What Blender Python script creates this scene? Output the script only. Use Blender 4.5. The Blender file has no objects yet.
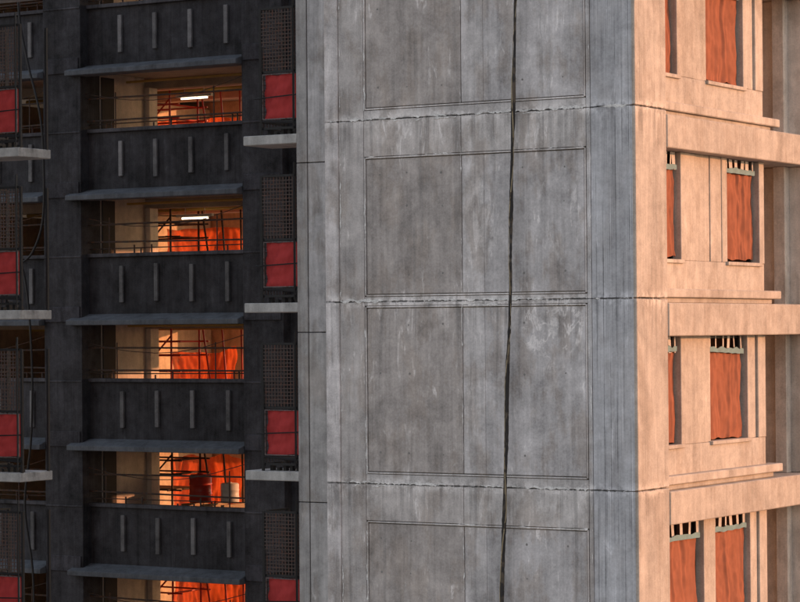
import bpy, math, random
from mathutils import Matrix, Vector, noise as mn
random.seed(7)
sc = bpy.context.scene
ZC = 45.0
ANG = math.radians(-31.55)
ROOT = Matrix.Translation((3.67, 39.6, ZC)) @ Matrix.Rotation(ANG, 4, 'Z')
# local frame: x = to the right along the core wall, y = depth, z = height from eye level. u = -x

# ---------------------------------------------------------------- node helpers
class NT:
    def __init__(s, mat):
        mat.use_nodes = True
        s.t = mat.node_tree
        s.t.nodes.clear()
    def n(s, typ, **kw):
        nd = s.t.nodes.new(typ)
        for k, v in kw.items(): setattr(nd, k, v)
        return nd
    def set(s, sock, v):
        if isinstance(v, bpy.types.NodeSocket): s.t.links.new(v, sock)
        else:
            sock.default_value = v
    def m(s, op, a, b=0.0, c=0.0, clamp=False):
        nd = s.n('ShaderNodeMath', operation=op); nd.use_clamp = clamp
        s.set(nd.inputs[0], a); s.set(nd.inputs[1], b); s.set(nd.inputs[2], c)
        return nd.outputs[0]
    def sm(s, v, lo, hi, a=0.0, b=1.0):
        if lo > hi: lo, hi, a, b = hi, lo, b, a
        nd = s.n('ShaderNodeMapRange', interpolation_type='SMOOTHSTEP')
        s.set(nd.inputs[0], v); s.set(nd.inputs[1], lo); s.set(nd.inputs[2], hi); s.set(nd.inputs[3], a); s.set(nd.inputs[4], b)
        return nd.outputs[0]
    def scale(s, vec, sv):
        nd = s.n('ShaderNodeVectorMath', operation='MULTIPLY')
        s.set(nd.inputs[0], vec); nd.inputs[1].default_value = sv
        return nd.outputs[0]
    def noise(s, vec, scale, detail=4, rough=0.55, dist=0.0):
        nd = s.n('ShaderNodeTexNoise')
        s.set(nd.inputs['Vector'], vec)
        nd.inputs['Scale'].default_value = scale; nd.inputs['Detail'].default_value = detail
        nd.inputs['Roughness'].default_value = rough; nd.inputs['Distortion'].default_value = dist
        return nd.outputs[0]
    def mix(s, f, a, b, bt='MIX'):
        nd = s.n('ShaderNodeMix', data_type='RGBA', blend_type=bt)
        s.set(nd.inputs[0], f)
        s.set(nd.inputs[6], a if isinstance(a, bpy.types.NodeSocket) else (*a, 1))
        s.set(nd.inputs[7], b if isinstance(b, bpy.types.NodeSocket) else (*b, 1))
        return nd.outputs[2]
    def vmul(s, col, f):
        nd = s.n('ShaderNodeVectorMath', operation='SCALE')
        s.set(nd.inputs[0], col); s.set(nd.inputs[3], f)
        return nd.outputs[0]

def concrete(name, base, mott=0.35, fine=0.3, streak=0.35, grain=0.2, brown=0.35, white=0.35,
             joints=False, boards=0.0, scribble=False, dark=0.4, bump=0.4, rough=0.88, lite=False):
    mat = bpy.data.materials.new(name); t = NT(mat)
    tc = t.n('ShaderNodeTexCoord').outputs['Object']
    sx = t.n('ShaderNodeSeparateXYZ'); t.set(sx.inputs[0], tc)
    X, Y, Z = sx.outputs
    at = t.n('ShaderNodeAttribute', attribute_name='tint').outputs['Color']
    n1 = t.noise(tc, 0.9, 4, 0.62, 0.6 if not lite else 0)
    n2 = t.noise(tc, 4.0, 5, 0.68)
    n3 = t.noise(t.scale(tc, (4, 4, 0.35)), 1.0, 4, 0.62)
    n4 = t.noise(tc, 38, 2, 0.6)
    v = t.m('MULTIPLY_ADD', t.m('SUBTRACT', n1, .5), mott*2, 1.0)
    v = t.m('MULTIPLY_ADD', t.m('SUBTRACT', n2, .5), fine*2, v)
    v = t.m('MULTIPLY_ADD', t.m('SUBTRACT', n3, .5), streak*2, v)
    v = t.m('MULTIPLY_ADD', t.m('SUBTRACT', n4, .5), grain*2, v)
    if not lite:
        n3b = t.noise(t.scale(tc, (17, 17, 0.6)), 1.0, 3, 0.6)
        v = t.m('MULTIPLY_ADD', t.m('SUBTRACT', n3b, .5), streak*1.2, v)
    if boards:
        xy = t.m('ADD', X, Y)
        for per, st in ((0.115, 1.0), (0.071, 0.6)):
            fr = t.m('FRACT', t.m('DIVIDE', t.m('MULTIPLY_ADD', n3, .02, xy), per))
            d = t.m('ABSOLUTE', t.m('SUBTRACT', fr, .5))
            ln = t.sm(d, .38, .5)
            v = t.m('SUBTRACT', v, t.m('MULTIPLY', ln, t.m('MULTIPLY', t.sm(n3b, .4, .6), boards*st)))
    v = t.m('MAXIMUM', v, 0.12)
    col = t.mix(1.0, base, at, 'MULTIPLY')
    wcol = tuple(min(.85, b*1.6) for b in base)
    if not lite:
        n5 = t.noise(t.scale(tc, (1.9, 1.9, 0.9)), 1.0, 5, 0.68)
        bm = t.m('MULTIPLY', t.sm(n5, .47, .60), brown, clamp=True)
        col = t.mix(bm, col, tuple(b*k for b, k in zip(base, (0.68, 0.61, 0.55))))
        n8 = t.noise(t.scale(tc, (7, 7, 0.2)), 1.0, 4, 0.65)
        dm = t.m('MULTIPLY', t.m('MULTIPLY', t.sm(n8, .52, .66), t.sm(n5, .38, .55)), dark, clamp=True)
        col = t.mix(dm, col, tuple(b*0.45 for b in base))
        n6 = t.noise(t.scale(tc, (5, 5, 1.0)), 1.0, 5, 0.7, 1.6)
        wm = t.m('MULTIPLY', t.sm(n6, .57, .64), t.sm(n1, .48, .60))
        wm = t.m('MULTIPLY', wm, white, clamp=True)
        col = t.mix(wm, col, wcol)
    if joints:
        zz = t.m('ADD', Z, -0.47)
        zz = t.m('ADD', zz, t.m('MULTIPLY', t.m('SUBTRACT', n2, .5), .06))
        fr = t.m('FRACT', t.m('ADD', t.m('DIVIDE', zz, 3.0), 30.5))
        d = t.m('MULTIPLY', t.m('SUBTRACT', fr, .5), 3.0)     # signed distance to the pour joint
        ad = t.m('ABSOLUTE', d)
        j1 = t.m('MULTIPLY', t.sm(ad, .16, .0), t.sm(n2, .42, .54))
        col = t.mix(t.m('MULTIPLY', j1, .6), col, wcol)
        below = t.m('MULTIPLY', t.sm(d, -.9, -.05), t.sm(d, .01, .0))
        j2 = t.m('MULTIPLY', below, t.sm(n6, .52, .62))
        col = t.mix(t.m('MULTIPLY', j2, .35), col, wcol)
        j2b = t.m('MULTIPLY', below, t.sm(n8, .48, .62))
        col = t.mix(t.m('MULTIPLY', j2b, .4), col, tuple(b*0.42 for b in base))
        ck = t.m('MULTIPLY', t.sm(ad, .024, .006), t.sm(n6, .42, .52))
        col = t.mix(t.m('MULTIPLY', ck, .8), col, (.04, .04, .04))
    if scribble:
        dx = t.m('DIVIDE', t.m('ADD', X, 1.5), .62); dz = t.m('DIVIDE', t.m('ADD', Z, -.02), .55)
        r = t.m('ADD', t.m('MULTIPLY', dx, dx), t.m('MULTIPLY', dz, dz))
        nn = t.noise(t.scale(tc, (1.9, 1.9, 1.0)), 1.7, 3, .55, 1.6)
        rid = t.m('ABSOLUTE', t.m('SUBTRACT', nn, .49))
        sm_ = t.m('MULTIPLY', t.sm(rid, .045, .015), t.sm(r, 1.0, .6))
        sm_ = t.m('MULTIPLY', sm_, t.sm(n2, .38, .56))
        col = t.mix(t.m('MULTIPLY', sm_, .6), col, wcol)
        dx = t.m('DIVIDE', t.m('ADD', X, 2.75), .4); dz = t.m('DIVIDE', t.m('ADD', Z, -1.7), .9)
        r = t.m('ADD', t.m('MULTIPLY', dx, dx), t.m('MULTIPLY', dz, dz))
        col = t.mix(t.m('MULTIPLY', t.m('MULTIPLY', t.sm(r, 1.0, .2), t.sm(n6, .47, .56)), .4), col, wcol)
    col = t.vmul(col, v)
    bs = t.n('ShaderNodeBsdfPrincipled')
    t.set(bs.inputs['Base Color'], col)
    bs.inputs['Roughness'].default_value = rough
    bs.inputs['Specular IOR Level'].default_value = .3
    bp = t.n('ShaderNodeBump'); bp.inputs['Strength'].default_value = bump; bp.inputs['Distance'].default_value = .02
    t.set(bp.inputs['Height'], n2)
    t.set(bs.inputs['Normal'], bp.outputs[0])
    o = t.n('ShaderNodeOutputMaterial'); t.set(o.inputs[0], bs.outputs[0])
    return mat

def simple(name, col, rough=.6, metal=0.0, var=.25, scale=6.0, rust=None):
    mat = bpy.data.materials.new(name); t = NT(mat)
    tc = t.n('ShaderNodeTexCoord').outputs['Object']
    n1 = t.noise(tc, scale, 4, .65)
    v = t.m('MULTIPLY_ADD', t.m('SUBTRACT', n1, .5), var*2, 1.0)
    c = t.mix(0.0, col, col)
    if rust:
        c = t.mix(t.sm(t.noise(tc, scale*1.7, 3, .6), .5, .62), col, rust)
    bs = t.n('ShaderNodeBsdfPrincipled')
    t.set(bs.inputs['Base Color'], t.vmul(c, v))
    bs.inputs['Roughness'].default_value = rough; bs.inputs['Metallic'].default_value = metal
    o = t.n('ShaderNodeOutputMaterial'); t.set(o.inputs[0], bs.outputs[0])
    return mat

def fabric(name, col, transl=.45, holes=0.2, dirt=.3, weave=0, fold=.5):
    mat = bpy.data.materials.new(name); t = NT(mat)
    tc = t.n('ShaderNodeTexCoord').outputs['Object']
    n1 = t.noise(tc, 2.2, 4, .6); n2 = t.noise(t.scale(tc, (9, 9, 3)), 1.0, 3, .55)
    v = t.m('MULTIPLY_ADD', t.m('SUBTRACT', n1, .5), dirt*2, 1.0)
    v = t.m('MULTIPLY_ADD', t.m('SUBTRACT', n2, .5), dirt*fold*2, v)
    c = t.vmul(t.mix(0.0, col, col), v)
    if weave:
        c = t.mix(t.m('MULTIPLY', t.sm(n1, .5, .62), weave), c, tuple(k*.5 for k in col))
    d = t.n('ShaderNodeBsdfDiffuse'); t.set(d.inputs[0], c)
    tr = t.n('ShaderNodeBsdfTranslucent'); t.set(tr.inputs[0], c)
    mx = t.n('ShaderNodeMixShader'); mx.inputs[0].default_value = transl
    t.set(mx.inputs[1], d.outputs[0]); t.set(mx.inputs[2], tr.outputs[0])
    last = mx
    if holes:
        tp = t.n('ShaderNodeBsdfTransparent')
        m2 = t.n('ShaderNodeMixShader'); m2.inputs[0].default_value = holes
        t.set(m2.inputs[1], mx.outputs[0]); t.set(m2.inputs[2], tp.outputs[0]); last = m2
    o = t.n('ShaderNodeOutputMaterial'); t.set(o.inputs[0], last.outputs[0])
    return mat

M_core = concrete('core_concrete', (.49, .462, .450), mott=.62, fine=.44, streak=.40, grain=.28, brown=.55, white=.5, joints=True, scribble=True, dark=.42)
M_coreb = concrete('board_concrete', (.45, .445, .46), mott=.4, fine=.4, streak=.4, brown=.2, white=.4, joints=True, boards=.5)
M_strip = concrete('side_concrete', (.45, .43, .42), mott=.5, fine=.45, streak=.5, brown=.5, white=.5, dark=.45)
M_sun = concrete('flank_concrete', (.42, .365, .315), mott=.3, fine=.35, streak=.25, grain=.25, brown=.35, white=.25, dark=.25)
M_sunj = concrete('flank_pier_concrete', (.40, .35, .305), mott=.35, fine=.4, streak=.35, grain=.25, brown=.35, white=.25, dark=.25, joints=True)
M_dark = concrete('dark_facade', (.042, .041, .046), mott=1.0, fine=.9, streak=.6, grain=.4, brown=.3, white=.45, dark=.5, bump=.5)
M_ledge = concrete('ledge_concrete', (.105, .115, .13), mott=.5, fine=.6, streak=.3, brown=.3, white=.3)
M_fin = concrete('fin_concrete', (.16, .157, .16), mott=.6, fine=.8, streak=.5, lite=True)
M_int = concrete('interior_plaster', (.58, .50, .43), mott=.5, fine=.4, streak=.3, lite=True)
M_slab = concrete('slab_concrete', (.45, .40, .34), mott=.4, fine=.4, streak=.1, lite=True)
M_stub = concrete('stub_slab_concrete', (.43, .415, .40), mott=.4, fine=.6, streak=.4, lite=True)
M_grout = concrete('grout_laitance', (.66, .64, .62), mott=.5, fine=.9, streak=.2, grain=.5, lite=True)
M_hole = simple('tie_hole_plug', (.20, .19, .18), .9, 0, .5)
M_black = simple('black_steel', (.018, .017, .018), .6, .2, .4)
M_rail = simple('rusty_rail', (.05, .035, .03), .7, .3, .4, 9, (.11, .045, .02))
M_mesh = simple('mesh_steel', (.08, .058, .052), .8, .0, .4, 9, (.12, .06, .045))
M_galv = simple('galvanised_tube', (.20, .17, .17), .5, .4, .4, 9, (.12, .08, .07))
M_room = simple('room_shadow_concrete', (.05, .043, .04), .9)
M_teal = simple('teal_tape', (.10, .20, .22), .7, 0, .6)
M_strap = simple('white_strap', (.46, .42, .39), .7, 0, .6)
M_white = simple('white_plastic', (.7, .68, .64), .5, 0, .2)
M_yel = simple('yellow_paint', (.5, .32, .08), .5, 0, .3)
M_redpl = simple('red_plastic', (.5, .04, .025), .4, 0, .2)
M_red = fabric('red_panel_fabric', (.47, .06, .06), .1, 0, .45, .35)
M_net = fabric('orange_net_fabric', (.43, .165, .10), .3, 0, .4, .35)
M_net2 = fabric('orange_debris_net', (.78, .13, .035), .5, .12, .6)
M_wood = simple('timber', (.32, .2, .1), .7, 0, .35)
def emis(name, col, st):
    mat = bpy.data.materials.new(name); t = NT(mat)
    e = t.n('ShaderNodeEmission'); e.inputs[0].default_value = (*col, 1); e.inputs[1].default_value = st
    o = t.n('ShaderNodeOutputMaterial'); t.set(o.inputs[0], e.outputs[0]); return mat
M_tube = emis('lit_tube', (1, .85, .55), 7.0)
M_rope = simple('rope_fibre', (.020, .017, .016), .8, 0, .5, 2.5, (.085, .065, .045))
M_cord = simple('pale_cord', (.30, .24, .15), .8, 0, .6, 3.0, (.06, .045, .03))

# ---------------------------------------------------------------- mesh helpers
class MB:
    def __init__(s): s.v = []; s.f = []; s.t = []; s.sm = []
    def box(s, x0, x1, y0, y1, z0, z1, tint=None, jit=.06):
        b = len(s.v)
        if tint is None: tint = (1, 1, 1)
        k = 1 + random.uniform(-jit, jit); tint = tuple(c*k for c in tint)
        for z in (z0, z1):
            for x, y in ((x0, y0), (x1, y0), (x1, y1), (x0, y1)): s.v.append((x, y, z))
        for f in ((0,3,2,1),(4,5,6,7),(0,1,5,4),(1,2,6,5),(2,3,7,6),(3,0,4,7)):
            s.f.append(tuple(b+i for i in f)); s.t.append(tint)
    def ub(s, u0, u1, y0, y1, z0, z1, tint=None, jit=.06): s.box(-u1, -u0, y0, y1, z0, z1, tint, jit)
    def rod(s, p, q, r, n=6, tint=(1,1,1)):
        p = Vector(p); q = Vector(q); d = (q-p).normalized()
        a = d.orthogonal().normalized(); c = d.cross(a); b = len(s.v)
        for e in (p, q):
            for i in range(n):
                w = 2*math.pi*i/n; s.v.append(tuple(e + a*math.cos(w)*r + c*math.sin(w)*r))
        for i in range(n):
            j = (i+1) % n; s.f.append((b+i, b+j, b+n+j, b+n+i)); s.t.append(tint)
        s.f.append(tuple(b+i for i in range(n))[::-1]); s.t.append(tint)
        s.f.append(tuple(b+n+i for i in range(n))); s.t.append(tint)
    def prism(s, prof, x0, x1, tint=(1,1,1)):
        b = len(s.v); n = len(prof)
        for x in (x0, x1):
            for y, z in prof: s.v.append((x, y, z))
        for i in range(n):
            j = (i+1) % n; s.f.append((b+i, b+n+i, b+n+j, b+j)); s.t.append(tint)
        s.f.append(tuple(b+i for i in range(n))); s.t.append(tint)
        s.f.append(tuple(b+n+i for i in range(n))[::-1]); s.t.append(tint)
    def sheet(s, fn, nu, nv, tint=(1,1,1)):
        b = len(s.v)
        for j in range(nv+1):
            for i in range(nu+1): s.v.append(tuple(fn(i/nu, j/nv)))
        for j in range(nv):
            for i in range(nu):
                a = b+j*(nu+1)+i; s.f.append((a, a+1, a+nu+2, a+nu+1)); s.t.append(tint)
    def lathe(s, c, prof, n=16, tint=(1,1,1)):
        b = len(s.v)
        for r, z in prof:
            for i in range(n):
                w = 2*math.pi*i/n; s.v.append((c[0]+r*math.cos(w), c[1]+r*math.sin(w), c[2]+z))
        for k in range(len(prof)-1):
            for i in range(n):
                j = (i+1) % n; s.f.append((b+k*n+i, b+k*n+j, b+(k+1)*n+j, b+(k+1)*n+i)); s.t.append(tint)
    def mesh(s, name, mat, smooth=False):
        me = bpy.data.meshes.new(name); me.from_pydata(s.v, [], s.f)
        ca = me.color_attributes.new('tint', 'FLOAT_COLOR', 'CORNER')
        for p, t in zip(me.polygons, s.t):
            for k in range(p.loop_total): ca.data[p.loop_start+k].color = (*t, 1)
            p.use_smooth = smooth
        me.materials.append(mat); me.update()
        return me

def link(name, data, parent=None, mw=None, bevel=0):
    o = bpy.data.objects.new(name, data); sc.collection.objects.link(o)
    if parent: o.parent = parent
    if mw is not None: o.matrix_world = mw
    if bevel:
        m = o.modifiers.new('bev', 'BEVEL'); m.width = bevel; m.segments = 1; m.limit_method = 'ANGLE'
    return o

tower = link('high_rise_building_under_construction', None, mw=ROOT)
ZT, ZB = 17.0, -45.0
KS = range(-15, 6); KD = range(-4, 4)

# ---------------------------------------------------------------- core wall (grey, faces the camera)
mb = MB(); mbs = MB(); th = MB()
back = MB()
back.ub(.12, 5.62, .05, .32, ZB, ZT, (.45,.45,.45), 0)
g = .011
def piece(u0, u1, z0, z1, v=0.0, tint=(1,1,1), gg=g, jit=.05):
    mb.ub(u0+gg, u1-gg, v, .05-.001, z0+gg, z1-gg, tint, jit)
warm = (.80, .765, .74); mid = (.95, .955, .975); cool=(.96,.98,1.0)
for k in range(-16, 6):
    z0 = .47+3*k; z1 = z0+3.0
    if z0 < ZB: continue
    mb.ub(5.48, 5.74, -.03, .3, z0+.006, z1-.006, (1.12, 1.11, 1.12))
    if k % 2 == 0: p0, p1 = z0+.08, z0+2.39       # panel with a band above it
    else:          p0, p1 = z0+.16, z1-.07
    piece(4.99, 5.48, z0, z1, 0, (.90,.885,.875), .004)
    piece(.78, .86, z0, z1, 0, cool, .004)
    if p1 < z1-.2:
        piece(.86, 3.13, p1, z1, 0, (1.06,1.05,1.04), .005); piece(3.13, 4.99, p1, z1, 0, (1.0,.975,.955), .005)
    else:
        piece(.86, 4.99, p1, z1, 0, (1.0,1.0,1.0), .002)
    piece(.86, 4.99, z0, p0, 0, (1.0,1.0,1.0), .004)
    piece(.90, 2.72, p0+.04, p1-.04, .012, mid, .006, .05)
    piece(2.712, 3.13, p0+.04, p1-.04, .0135, (1.0, 1.0, 1.01), .006, .05)
    piece(3.13, 4.95, p0+.04, p1-.04, .012, warm, .006, .05)
    bt = (1.15, 1.14, 1.13)
    mb.ub(.868, .892, -.008, .049, p0+.02, p1-.02, bt); mb.ub(4.958, 4.982, -.008, .049, p0+.02, p1-.02, bt)
    mb.ub(.894, 4.956, -.008, .049, p0+.006, p0+.03, bt); mb.ub(.894, 4.956, -.008, .049, p1-.03, p1-.006, bt)
    mbs.ub(.302, .78-.012, -.012, .3, z0+.006, z1-.006, (1,1,1))
    mbs.ub(.05, .3015, -.013, -.0101, z0+.006, z1-.006, (1,1,1), 0)
    if k > -6:
        for iu in (1.25, 2.0, 3.5, 4.15, 4.7):
            for iz in (.35, .5+(p1-p0)*.42, (p1-p0)-.3):
                cu = iu+random.uniform(-.02, .02); cz = p0+iz+random.uniform(-.02, .02); rr = random.uniform(.012, .022)
                if random.random() < .75:
                    b = len(th.v)
                    for q in range(10):
                        th.v.append((-cu+rr*math.cos(q*.6283), .0102, cz+rr*math.sin(q*.6283)))
                    th.f.append(tuple(range(b, b+10))); th.t.append((1,1,1))
link('core_wall_backing', back.mesh('core_wall_backing', M_core), tower)
link('core_wall_panels', mb.mesh('core_wall_panels', M_core), tower, bevel=.004)
link('tie_holes', th.mesh('tie_holes', M_hole), tower)
link('corner_pier_front', mbs.mesh('corner_pier_front', M_coreb), tower)
pf = MB()
for k in range(-16, 6):
    z0 = .47+3*k; z1 = z0+3
    if z0 < ZB: continue
    pf.box(-.3, 0.0, -.010, 1.11, z0+.006, z1-.006, (1.0, 1.0, 1.0))
link('corner_pier_flank', pf.mesh('corner_pier_flank', M_sunj), tower, bevel=.014)

# squeezed-out grout and broken laitance along the joints (thin ragged ribbons)
gr = MB()
def ribbon(p, q, wmax, v, seed, thr=-.05, step=.03):
    p = Vector(p); q = Vector(q); L = (q-p).length; d = (q-p)/L
    nrm = Vector((-d.z, 0, d.x)); n = int(L/step); prev = None
    for i in range(n+1):
        s = L*i/n
        a = mn.noise(Vector((s*1.1, seed, 0)))*.6 + mn.noise(Vector((s*5, seed, 3)))*.5 + .35*mn.noise(Vector((s*17, seed, 7)))
        w = max(0, a-thr)*wmax; off = mn.noise(Vector((s*7, seed, 9)))*wmax*.6
        w2 = max(0, w+wmax*.5*mn.noise(Vector((s*23, seed, 1)))) if w > 0 else 0
        c = p+d*s
        A = c+nrm*(off+w); B = c+nrm*(off-w2)
        if prev and (w > 0 or prev[2] > 0):
            b = len(gr.v)
            for P in (prev[0], prev[1], B, A): gr.v.append((P.x, v, P.z))
            gr.f.append((b, b+1, b+2, b+3)); gr.t.append((1, 1, 1))
        prev = (A, B, w)
for k in range(-5, 5):
    z = .47+3*k
    ribbon((-5.46, 0, z+.016), (-.86, 0, z+.016), .055, -.0095, k*3.1, -.15)
    ribbon((-5.46, 0, z-.03), (-.86, 0, z-.03), .035, -.0105, k*5.7+40, .08)
    ribbon((-.77, 0, z), (-.05, 0, z), .035, -.0145, k*2.3+11, .0)
    ribbon((-5.73, 0, z), (-5.49, 0, z), .035, -.034, k*2.3+17, .0)
    if k % 2 == 0: p0, p1 = z+.08, z+2.39
    else: p0, p1 = z+.16, z+2.93
    ribbon((-4.93, 0, p1-.0), (-.88, 0, p1-.0), .03, -.0115, k*1.7+60, .08)
    ribbon((-4.97, 0, p0), (-4.97, 0, p1), .035, -.0112, k*1.7+70, .0)
    ribbon((-3.13, 0, z+.05), (-3.13, 0, z+2.95), .022, -.0098, k*1.3+80, .08)
    ribbon((-5.45, 0, z+.05), (-5.45, 0, z+2.95), .035, -.0092, k*1.9+90, .0)
    ribbon((-.80, 0, z+.05), (-.80, 0, z+2.95), .02, -.0165, k*1.9+95, .05)
link('grout_lines', gr.mesh('grout_lines', M_grout), tower)

# ---------------------------------------------------------------- sunlit flank with windows
W = -.25
WIN = {0: ((1.15, 2.15), (3.97, 5.28)), -1: ((1.15, 2.10), (3.28, 4.75)), 1: ((1.15, 2.05), (3.22, 4.68)), -2: ((1.15, 2.92), (3.38, 4.80))}
def wins(k): return WIN.get(k, WIN[(k % 4) - 2])
fk = MB(); fj = MB(); rm = MB(); frm = MB()
for k in KS:
    b = 3.0*k
    zt, zs = b+2.87, b+1.10
    T = (1,1,1)
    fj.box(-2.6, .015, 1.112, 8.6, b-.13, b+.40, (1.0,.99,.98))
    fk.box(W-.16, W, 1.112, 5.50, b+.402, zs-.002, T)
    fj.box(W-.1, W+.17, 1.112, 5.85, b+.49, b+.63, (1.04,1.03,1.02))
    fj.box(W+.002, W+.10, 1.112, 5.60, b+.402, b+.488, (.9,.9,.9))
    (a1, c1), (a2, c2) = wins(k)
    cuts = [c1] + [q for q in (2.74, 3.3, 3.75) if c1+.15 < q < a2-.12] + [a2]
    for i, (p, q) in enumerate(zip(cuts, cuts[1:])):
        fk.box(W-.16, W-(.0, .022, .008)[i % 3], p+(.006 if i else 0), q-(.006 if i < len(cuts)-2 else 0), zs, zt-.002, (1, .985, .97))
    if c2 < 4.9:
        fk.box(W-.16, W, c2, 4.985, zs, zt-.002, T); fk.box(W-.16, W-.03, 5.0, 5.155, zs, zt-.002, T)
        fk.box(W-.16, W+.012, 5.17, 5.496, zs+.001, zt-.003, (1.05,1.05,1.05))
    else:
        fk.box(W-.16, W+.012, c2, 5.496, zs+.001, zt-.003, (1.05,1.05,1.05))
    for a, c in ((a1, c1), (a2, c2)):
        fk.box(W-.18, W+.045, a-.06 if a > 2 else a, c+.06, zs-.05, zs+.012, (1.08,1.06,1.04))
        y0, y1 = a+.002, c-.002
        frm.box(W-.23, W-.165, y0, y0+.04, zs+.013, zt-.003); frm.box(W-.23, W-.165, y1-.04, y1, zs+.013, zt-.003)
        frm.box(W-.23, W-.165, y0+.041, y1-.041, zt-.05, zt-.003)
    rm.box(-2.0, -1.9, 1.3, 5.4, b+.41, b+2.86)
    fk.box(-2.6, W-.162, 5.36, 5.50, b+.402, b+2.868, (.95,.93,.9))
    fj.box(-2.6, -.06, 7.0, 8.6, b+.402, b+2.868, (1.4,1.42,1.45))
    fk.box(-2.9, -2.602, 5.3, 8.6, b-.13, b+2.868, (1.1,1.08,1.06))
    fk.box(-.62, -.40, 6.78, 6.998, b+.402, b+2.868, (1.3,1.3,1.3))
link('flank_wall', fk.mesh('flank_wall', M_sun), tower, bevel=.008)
link('flank_slab_and_ledges', fj.mesh('flank_slab_and_ledges', M_sun), tower, bevel=.014)
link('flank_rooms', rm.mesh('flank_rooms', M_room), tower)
link('window_subframes', frm.mesh('window_subframes', M_black), tower)
rest = MB()
rest.box(-5.7, -2.95, .33, 14, ZB, ZT, (1,1,1)); rest.box(-2.94, -.3, 8.7, 14, ZB, ZT)
rest.box(-2.94, -.31, .33, 1.1, ZB, ZT, (.5,.5,.5))
link('tower_rear_mass', rest.mesh('tower_rear_mass', M_stub), tower)

# ---------------------------------------------------------------- side strip wall
st = MB()
for k in range(-15, 6):
    z0 = -.03+3*k
    st.ub(5.76, 7.40, 1.96, 2.3, z0+.008, z0+3-.008, random.choice([(1,1,1),(1.08,1.08,1.1),(.9,.88,.86)]))
    st.ub(7.41, 7.63, 1.94, 6.0, z0+.008, z0+3-.008, (.85,.85,.85))
st.ub(5.76, 7.38, 2.31, 6.0, ZB, ZT, (.5,.5,.5))
link('side_wall_strip', st.mesh('side_wall_strip', M_strip), tower, bevel=.008)

# ---------------------------------------------------------------- dark recessed facade
F = 12.65
df = MB(); lg = MB(); fn = MB(); sl = MB(); it = MB(); gap = MB()
bays = [(16.32, 21.05), (22.2, 27.0)]
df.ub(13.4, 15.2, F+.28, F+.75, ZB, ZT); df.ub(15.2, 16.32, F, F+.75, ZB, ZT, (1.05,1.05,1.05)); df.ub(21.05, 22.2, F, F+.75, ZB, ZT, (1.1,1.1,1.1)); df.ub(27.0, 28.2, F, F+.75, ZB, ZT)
for k in KS:
    b = 3.0*k
    for a, c in ((15.2, 16.32), (21.05, 22.2)):
        df.ub(a+.05, c-.05, F-.035, F-.002, b+.25, b+.62, (1.25,1.25,1.3))
        df.ub(a+.01, c-.01, F-.02, F-.002, b+1.80, b+1.84, (1.6,1.6,1.6))
    for (a, c) in bays:
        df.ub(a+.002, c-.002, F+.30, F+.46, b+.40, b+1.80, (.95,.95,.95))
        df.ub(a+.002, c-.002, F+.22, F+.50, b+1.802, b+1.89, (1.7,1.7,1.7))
        lg.prism([(F-.22, b+.17), (F-.22, b+.29), (F+.30, b+.44), (F+.30, b+.17)][::1], -(c+.32), -(a+.0), (1,1,1))
        for i in range(4):
            uu = a + .62 + i*1.035
            fn.ub(uu-.055, uu+.055, F+.235, F+.298, b+.72+random.uniform(-.04,.04), b+1.60+random.uniform(-.03,.03), random.choice([(1,1,1),(.75,.75,.75),(1.2,1.2,1.2)]))
    sl.ub(13.4, 30, F+.51, 21.6, b+.32, b+.60, (1,1,1))
    sl.ub(13.5, 30, 15.6, 15.9, b+.08, b+.318, (1,.95,.9))
    sl.ub(13.5, 30, 19.0, 19.4, b+.12, b+.318, (1,.95,.9))
    it.ub(21.06, 21.2, F+.76, 15.2, b+.602, b+3.318, (.95,.94,.95))
    it.ub(20.92, 21.22, 15.21, 15.55, b+.602, b+3.08, (1.2,1.2,1.2))
    it.ub(23.6, 23.8, 15.8, 21.5, b+.602, b+3.1, (1,.86,.66))
    it.ub(26.9, 27.05, F+.76, 21.5, b+.602, b+3.1, (1,.9,.8))
    it.ub(13.5, 16.0, 18.0, 18.2, b+.602, b+3.31, (1,.9,.8))
    it.ub(13.45, 13.6, F+.76, 17.99, b+.602, b+3.31, (1,.9,.8))
    it.ub(18.9, 19.2, 18.4, 18.75, b+.602, b+3.31, (1,.9,.75))
    it.ub(21.7, 30, 21.61, 21.8, b+.32, b+3.318, (1,.8,.6))
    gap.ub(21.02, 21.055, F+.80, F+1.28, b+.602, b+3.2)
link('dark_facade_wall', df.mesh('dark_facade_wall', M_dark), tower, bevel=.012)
link('facade_ledges', lg.mesh('facade_ledges', M_ledge), tower, bevel=.012)
link('spandrel_fins', fn.mesh('spandrel_fins', M_fin), tower, bevel=.008)
link('floor_plates', sl.mesh('floor_plates', M_slab), tower)
link('interior_walls', it.mesh('interior_walls', M_int), tower, bevel=.01)
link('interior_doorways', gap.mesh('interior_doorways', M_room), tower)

# left wing, just outside the picture
wg = MB(); wg.ub(14.6, 24, -6, 1.5, ZB, ZT)
wing = link('neighbouring_wing', None, mw=ROOT)
link('wing_walls', wg.mesh('wing_walls', M_fin), wing)
wl = MB()
for k in KS:
    wl.ub(14.5, 24.1, -6.1, 1.6, 3*k+.2, 3*k+.4)
    for i in range(6): wl.ub(15.2+i*1.5, 16.1+i*1.5, -6.06, -6.005, 3*k+1.2, 3*k+2.7, (.3,.3,.3))
link('wing_ledges', wl.mesh('wing_ledges', M_fin), wing)

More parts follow.
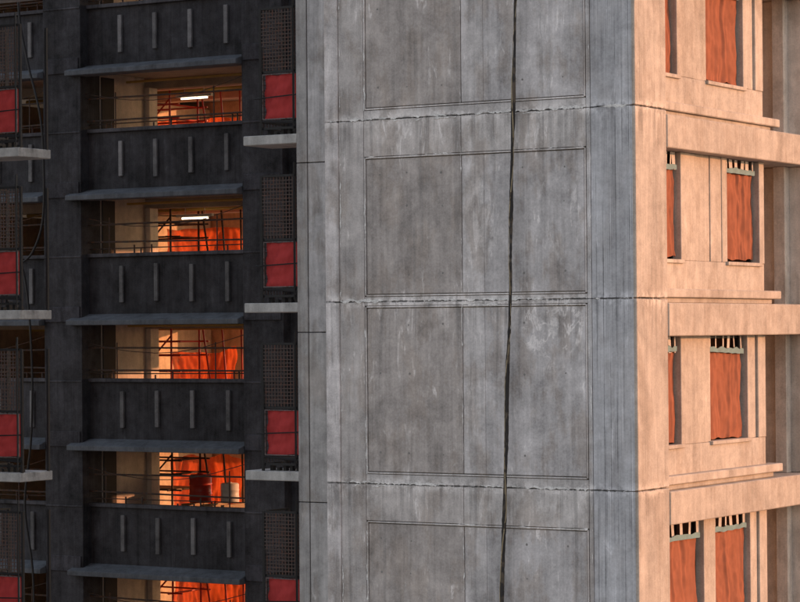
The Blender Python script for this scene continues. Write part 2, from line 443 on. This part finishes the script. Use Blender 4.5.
# ---------------------------------------------------------------- platforms with mesh cages and red panels
def cage_parts(ua, ub_, v0, dep):
    fr = MB(); ms = MB(); rd = MB(); sb = MB(); gv = MB()
    sb.ub(ua-.02, ub_+.34, v0-.08, v0+dep+.1, -.17, 0, (1,1,1))
    for u in (ua, ub_):
        for v in (v0, v0+dep): fr.ub(u-.022, u+.022, v-.022, v+.022, .001, 2.28)
    for z in (.12, .24, 1.13, 2.27):
        fr.ub(ua+.023, ub_-.023, v0-.018, v0+.018, z-.02, z+.02)
        fr.ub(ub_-.018, ub_+.018, v0+.023, v0+dep-.023, z-.018, z+.018)
    fr.rod((-ua-.07, v0-.045, .05), (-ua-.07, v0-.045, 2.5), .018); fr.rod((-ub_+.04, v0-.045, 0), (-ub_+.04, v0-.045, 1.6), .018)
    fr.rod((-ua, v0-.05, .70), (-ub_-.1, v0-.05, .66), .012)
    fr.rod((-ua, v0-.03, .2), (-ub_, v0-.03, .25), .02)
    for z in (.285, 1.085): gv.rod((-ua-.05, v0-.03, z), (-ub_+.05, v0-.03, z), .010)
    for u in (ua+.06, ub_-.06): gv.rod((-u, v0-.03, .285), (-u, v0-.03, 1.085), .010)
    for i in range(5):
        fr.ub(ua+.1+i*.14, ua+.16+i*.14, v0+.1, v0+.2, .001, .06+.05*(i % 3))
    n = int((ub_-ua)/.065)
    for i in range(1, n):
        u = ua+(ub_-ua)*i/n; ms.ub(u-.0085, u+.0085, v0-.006, v0+.006, 1.15, 2.25)
    for i in range(1, 17):
        z = 1.15+1.1*i/17; ms.ub(ua+.02, ub_-.02, v0-.016, v0-.007, z-.0075, z+.0075)
    n = int(dep/.09)
    for i in range(1, n):
        v = v0+dep*i/n; ms.ub(ub_-.006, ub_+.006, v-.006, v+.006, .15, 2.25)
    for i in range(1, 22):
        z = .15+2.1*i/22; ms.ub(ub_+.007, ub_+.016, v0+.02, v0+dep-.02, z-.006, z+.006)
    def f(a, c):
        x = -ua-.06 - a*(ub_-ua-.12); z = .29+.79*c
        y = v0+.035 + .03*math.sin(a*7+c*2)*math.sin(c*3.14) + .018*mn.noise(Vector((a*5, c*5, 0))) + .014*math.sin(a*19+c*9) + .01*math.sin(c*23+a*4)
        return (x + .01*math.sin(c*9), y, z + .012*math.sin(a*8))
    rd.sheet(f, 24, 20)
    return (fr.mesh('platform_frame', M_black), ms.mesh('mesh_screen', M_mesh), rd.mesh('red_panel', M_red, True), sb.mesh('stub_slab', M_stub), gv.mesh('panel_rim', M_galv))
pA = cage_parts(7.66, 8.46, 2.05, .75)
pB = cage_parts(12.98, 13.95, .8, .75)
for ps, z0 in ((pA, .50), (pB, .42)):
    for k in KD:
        e = link('guard_platform', None, mw=ROOT @ Matrix.Translation((0, 0, z0+3*k)))
        for nme, me in zip(('platform_frame', 'mesh_screen', 'red_panel', 'stub_slab', 'panel_rim'), ps):
            link(nme, me, e, bevel=.012 if nme == 'stub_slab' else 0)
        if ps is pA:
            br = MB(); br.ub(7.66, 7.95, 2.9, 3.3, -.45, -.19); link('bracket', br.mesh('bracket', M_stub), e)

# ---------------------------------------------------------------- window nets on the flank
def window_net(y0, y1, zs, zt, seed):
    rn = random.Random(seed)
    top = zt - rn.uniform(.20, .28); bot = zs+.02+rn.uniform(0, .05)
    a0 = rn.uniform(.0, .04); a1 = rn.uniform(.0, .05); slant = rn.uniform(-.05, .05)
    nm = MB(); x0 = W-.10
    pleats = [(rn.random(), rn.uniform(-.1, .1), rn.uniform(.015, .04), rn.choice((-1, 1))) for _ in range(7)]
    def f(a, c):
        w0 = y0 + .02 + a0*(1.0-c)
        w1 = y1 - .04 - a1*(.3+.7*math.sin(c*2.6))*(y1-y0)
        y = w0 + (w1-w0)*a
        fold = .035*mn.noise(Vector((a*4+seed, c*2, 0))) + .015*mn.noise(Vector((a*12, c*10+seed, 2)))
        for pc, sl_, dp, sg in pleats:
            d = abs(a-(pc+sl_*(1-c)*2)); fold += sg*dp*max(0, 1-d/.05)*(.3+.7*abs(mn.noise(Vector((pc*9, c*2.5, 1))))*2)
        y += .04*mn.noise(Vector((c*2.5, seed, a*2)))
        sag = -.03*abs(math.sin(a*math.pi*3))*c**6
        return (x0+fold, y, bot+(top-bot)*c + sag + slant*c*a + .04*mn.noise(Vector((a*5, seed, 4)))*(1-c))
    nm.sheet(f, 70, 40)
    tp = MB(); sp = MB()
    ya = y0+.04; yb = y1-.06
    for i in range(6):
        a = (i+.3*rn.random())/5.3; yy = ya+(yb-ya)*a; wd = rn.uniform(.02, .07)
        b = len(sp.v); lean = rn.uniform(-.04, .04)
        for (yy2, zz) in ((yy-wd, top-.03), (yy+wd, top-.03), (yy+wd+lean, zt-.01), (yy-wd+lean, zt-.01)): sp.v.append((x0+.03, yy2, zz))
        sp.f.append((b, b+1, b+2, b+3)); sp.t.append((1, 1, 1))
    def g_(a, c):
        return (x0+.06+.01*mn.noise(Vector((a*6, seed, 0))), ya+(yb-ya)*a, top-.035+slant*a+.085*c*(1+.5*mn.noise(Vector((a*7, seed, 8))))+.03*mn.noise(Vector((a*5, seed, 5))))
    tp.sheet(g_, 26, 2)
    return nm, tp, sp
for k in KD:
    for j, (a, c) in enumerate(wins(k)):
        nm, tp, sp = window_net(a, c, 3*k+1.10, 3*k+2.87, k*10+j)
        e = link('window_safety_net', None, mw=ROOT)
        link('net_sheet', nm.mesh('net_sheet', M_net, True), e)
        link('tie_tape', tp.mesh('tie_tape', M_teal, True), e)
        link('hanging_straps', sp.mesh('hanging_straps', M_strap), e)

# ---------------------------------------------------------------- railings in the dark facade
for k in KD:
    for bi, (a, c) in enumerate(bays):
        r = MB(); b = 3*k; rn = random.Random(k*3+bi)
        for dz in (2.10, 2.62):
            z = b+dz+rn.uniform(-.04, .04)
            r.rod((-a, F+.27, z), (-c, F+.27, z+rn.uniform(-.08, .08)), .022)
        r.rod((-a, F+.33, b+2.02), (-c, F+.33, b+2.0), .014)
        for i in range(2):
            u = a+.9+(c-a-1.5)*i+rn.uniform(-.3,.3); r.rod((-u, F+.26, b+1.86), (-u, F+.26, b+2.75), .016)
        pts = []
        for i in range(15):
            t = i/14; pts.append((-a-(c-a)*t, F+.2, b+2.95-.35*math.sin(math.pi*t)*rn.uniform(.95,1.03)-.2*t))
        for p, q in zip(pts, pts[1:]): r.rod(p, q, .010, 5)
        for i in range(6):
            u = rn.uniform(a+.2, c-.2); r.rod((-u, F+.3, b+1.88), (-u, F+.3, b+1.88+rn.uniform(.05,.22)), .02)
        link('guard_railing', r.mesh('guard_railing', M_rail), mw=ROOT)

# ---------------------------------------------------------------- interior clutter
for k in KD:
    b = 3*k; rn = random.Random(100+k)
    s = MB()
    us = (21.1, 22.9); vs = (16.3, 17.5)
    for u in us:
        for v in vs: s.rod((-u, v, b+.6), (-u, v, b+3.1), .028)
    for z in (1.3, 2.0, 2.4, 2.75):
        for v in vs: s.rod((-us[0]+.3, v, b+z), (-us[1]-.3, v, b+z), .024)
        for u in us: s.rod((-u, vs[0]-.2, b+z), (-u, vs[1]+.2, b+z), .024)
    s.rod((-us[0], vs[0], b+1.2), (-us[1], vs[0], b+2.9), .022); s.rod((-us[1], vs[0], b+1.2), (-us[0], vs[0], b+2.9), .022)
    for i in range(3): s.rod((-19.4-i*.55, 17.0+i*.2, b+.6), (-19.5-i*.6, 17.1, b+3.1), .025)
    e = link('scaffold_tower', None, mw=ROOT)
    link('scaffold_tubes', s.mesh('scaffold_tubes', M_redpl if k % 2 else M_rail), e)
    pl = MB()
    for i in range(4): pl.ub(us[0]-.1, us[1]+.2, vs[0]+.05+i*.28, vs[0]+.3+i*.28, b+1.99, b+2.03)
    link('scaffold_planks', pl.mesh('scaffold_planks', M_wood), e)
    off = rn.uniform(-.6, -.1); hh = rn.uniform(1.75, 2.25); wd = rn.uniform(2.0, 2.6)
    nm = MB()
    p = [rn.uniform(0, 6) for _ in range(4)]
    def f(a, c, off=off, hh=hh, p=p, b=b, wd=wd):
        return (-(20.6+off+a*wd), 18.0+.30*mn.noise(Vector((a*5, c*1.5, p[0])))+.1*mn.noise(Vector((a*20, c*6, p[1]))), b+.65+hh*c*(1+.10*mn.noise(Vector((a*3, p[2], 0)))))
    nm.sheet(f, 60, 20)
    def f2(a, c, p=p, b=b):
        return (-(22.6+.2*mn.noise(Vector((a*6, c*2, p[3])))), 16.2+a*1.5, b+.65+(1.95+.12*math.sin(a*6+p[3]))*c)
    nm.sheet(f2, 40, 14)
    link('debris_net', nm.mesh('debris_net', M_net2, True), mw=ROOT)
    c = MB(); c.rod((-14.5, 16.6, b+3.1), (-26, 16.6, b+3.08), .05, 8); c.rod((-14.5, 14.4, b+3.15), (-21, 14.4, b+3.15), .03, 8)
    link('ceiling_pipe', c.mesh('ceiling_pipe', M_yel), mw=ROOT)
    if k in (0, 1):
        e = link('fluorescent_lamp', None, mw=ROOT)
        h = MB(); h.ub(19.55, 20.65, 15.93, 16.03, b+2.86, b+2.93); h.rod((-19.8, 15.98, b+2.93), (-19.8, 15.98, b+3.3), .01); h.rod((-20.4, 15.98, b+2.93), (-20.4, 15.98, b+3.3), .01)
        link('lamp_housing', h.mesh('lamp_housing', M_white), e)
        h = MB(); h.rod((-19.7, 15.98, b+2.83), (-20.5, 15.98, b+2.83), .020, 10)
        link('lamp_tube', h.mesh('lamp_tube', M_tube), e)
    pb = MB()
    for i in range(8):
        pb.ub(19.0, 20.3, 15.6, 16.6, b+.605+i*.14, b+.62+i*.14+.02)
        for q in range(3): pb.ub(19.0+q*.6, 19.1+q*.6, 15.6, 16.6, b+.64+i*.14, b+.605+(i+1)*.14-.001)
    link('pallet_stack', pb.mesh('pallet_stack', M_wood), mw=ROOT)
    prof = [(0, 0), (.27, 0), (.29, .04), (.28, .2), (.3, .22), (.28, .24), (.28, .44), (.3, .46), (.28, .48), (.285, .66), (.25, .7), (.07, .7), (.07, .73), (0, .73)]
    if k == -2:
        m = MB(); m.lathe((-20.0, 16.0, b+1.74), prof); link('plastic_drum', m.mesh('plastic_drum', M_redpl, True), mw=ROOT)
        m = MB(); m.lathe((-19.25, 16.2, b+1.74), [(r*.8, z*.7) for r, z in prof], 18); link('plastic_drum', m.mesh('plastic_drum2', M_white, True), mw=ROOT)

# ---------------------------------------------------------------- hanging rope in front of core wall
def tube(name, pts, r, mat, rj=0.0, n=8, parent=None):
    m = MB()
    P = [Vector(p) for p in pts]
    for i, p in enumerate(P):
        d = (P[min(i+1, len(P)-1)]-P[max(i-1, 0)]).normalized()
        a = Vector((1, 0, 0)); a = (a-d*a.dot(d)).normalized(); c = d.cross(a)
        rr = r*(1+rj*1.3*mn.noise(Vector((i*.07, 1.5, 0)))+rj*.8*mn.noise(Vector((i*.9, 4, 0))))
        for j in range(n):
            w = 2*math.pi*j/n; m.v.append(tuple(p+a*math.cos(w)*rr+c*math.sin(w)*rr))
    for i in range(len(P)-1):
        for j in range(n):
            q = (j+1) % n; m.f.append((i*n+j, i*n+q, (i+1)*n+q, (i+1)*n+j)); m.t.append((1,1,1))
    if parent: return link(name, m.mesh(name, mat, True), parent)
    return link(name, m.mesh(name, mat, True), mw=ROOT)
def interp(tbl, z):
    for (z0, a), (z1, b) in zip(tbl, tbl[1:]):
        if z0 <= z <= z1: return a+(b-a)*(z-z0)/(z1-z0)
    return tbl[0][1] if z < tbl[0][0] else tbl[-1][1]
tb = [(-30, 3.0), (-10, 2.52), (-4.4, 2.37), (0, 2.20), (2.6, 2.12), (5.3, 2.04), (16, 1.75)]
pts = []; pt2 = []; z = -28.0
while z < 16:
    x = -interp(tb, z)+.012*mn.noise(Vector((z*.6, 0, 0)))+.005*mn.noise(Vector((z*5, 3, 0)))
    y = -.12+.02*mn.noise(Vector((z, 5, 0)))
    pts.append((x, y, z))
    w_ = z*2.2+2*mn.noise(Vector((z*.5, 9, 0))); ro = .032+.012*mn.noise(Vector((z*1.3, 2, 2)))
    pt2.append((x+ro*math.cos(w_), y-abs(ro*math.sin(w_)), z)); z += .06
rope = link('hanging_rope', None, mw=ROOT)
tube('main_strand', pts, .029, M_rope, .35, parent=rope)
tube('pale_strand', pt2, .008, M_cord, .5, 6, parent=rope)

def smooth_tbl(cp):
    out = []
    for i in range(len(cp)-1):
        p0 = cp[max(i-1, 0)]; p1 = cp[i]; p2 = cp[i+1]; p3 = cp[min(i+2, len(cp)-1)]
        for s in range(8):
            t = s/8
            out.append(tuple(.5*((2*p1[q])+(-p0[q]+p2[q])*t+(2*p0[q]-5*p1[q]+4*p2[q]-p3[q])*t*t+(-p0[q]+3*p1[q]-3*p2[q]+p3[q])*t**3) for q in (0, 1)))
    out.append(cp[-1]); return out
def cable(cp, name, v):
    pts = [(-u, v, z) for z, u in smooth_tbl(cp)]
    tube(name, pts, .028, M_black, .05)
cable([(12, 22.9), (9.5, 22.7), (7.8, 22.65), (6.6, 22.4), (5.2, 22.0), (3.8, 21.9), (2.7, 21.95), (2.05, 22.2), (1.75, 22.5), (1.65, 22.9)], 'black_cable', F-.35)
cable([(1.95, 22.9), (1.6, 22.6), (.6, 22.4), (-1.0, 22.3), (-2.6, 22.35), (-4.2, 22.55), (-6, 22.3), (-9, 22.3), (-14, 22.2)], 'black_cable', F-.35)

# ---------------------------------------------------------------- ground
gm = MB(); gm.box(-1500, 1500, -1500, 1500, -.3, 0, jit=0)
M_gr = simple('yard_ground', (.20, .185, .165), .95, 0, .35, .05)
link('ground', gm.mesh('ground', M_gr))

# ---------------------------------------------------------------- light
EL = math.radians(7.5)
S = Vector((.985, .17, 0)).normalized()
SD = Vector((S.x*math.cos(EL), S.y*math.cos(EL), math.sin(EL)))
w = bpy.data.worlds.new('World'); sc.world = w; w.use_nodes = True
nt = w.node_tree; nt.nodes.clear()
sk = nt.nodes.new('ShaderNodeTexSky'); sk.sky_type = 'NISHITA'; sk.sun_disc = False
sk.sun_elevation = EL; sk.sun_rotation = math.atan2(S.x, S.y); sk.dust_density = 1.5
gmn = nt.nodes.new('ShaderNodeGamma'); gmn.inputs[1].default_value = .60      # hazy, evened-out evening sky
tn = nt.nodes.new('ShaderNodeMix'); tn.data_type = 'RGBA'; tn.blend_type = 'MULTIPLY'; tn.inputs[0].default_value = 1.0
tn.inputs[7].default_value = (1.10, .975, .97, 1)
bg = nt.nodes.new('ShaderNodeBackground'); bg.inputs[1].default_value = .66
oo = nt.nodes.new('ShaderNodeOutputWorld')
nt.links.new(sk.outputs[0], gmn.inputs[0]); nt.links.new(gmn.outputs[0], tn.inputs[6]); nt.links.new(tn.outputs[2], bg.inputs[0]); nt.links.new(bg.outputs[0], oo.inputs[0])
L = bpy.data.lights.new('sun', 'SUN'); L.energy = 4.3; L.angle = math.radians(.6); L.color = (1.0, .42, .19)
lo = bpy.data.objects.new('sun', L); sc.collection.objects.link(lo)
lo.rotation_euler = SD.to_track_quat('Z', 'Y').to_euler()

# ---------------------------------------------------------------- camera
cd = bpy.data.cameras.new('camera'); cd.lens = 115; cd.sensor_width = 36; cd.clip_end = 4000; cd.clip_start = .5
co = bpy.data.objects.new('camera', cd); sc.collection.objects.link(co)
co.matrix_world = Matrix.Translation((0, 0, ZC)) @ Matrix.Rotation(math.radians(90+.65), 4, 'X') @ Matrix.Rotation(math.radians(-.43), 4, 'Z')
sc.camera = co
sc.view_settings.view_transform = 'Standard'; sc.view_settings.look = 'None'; sc.view_settings.exposure = 0
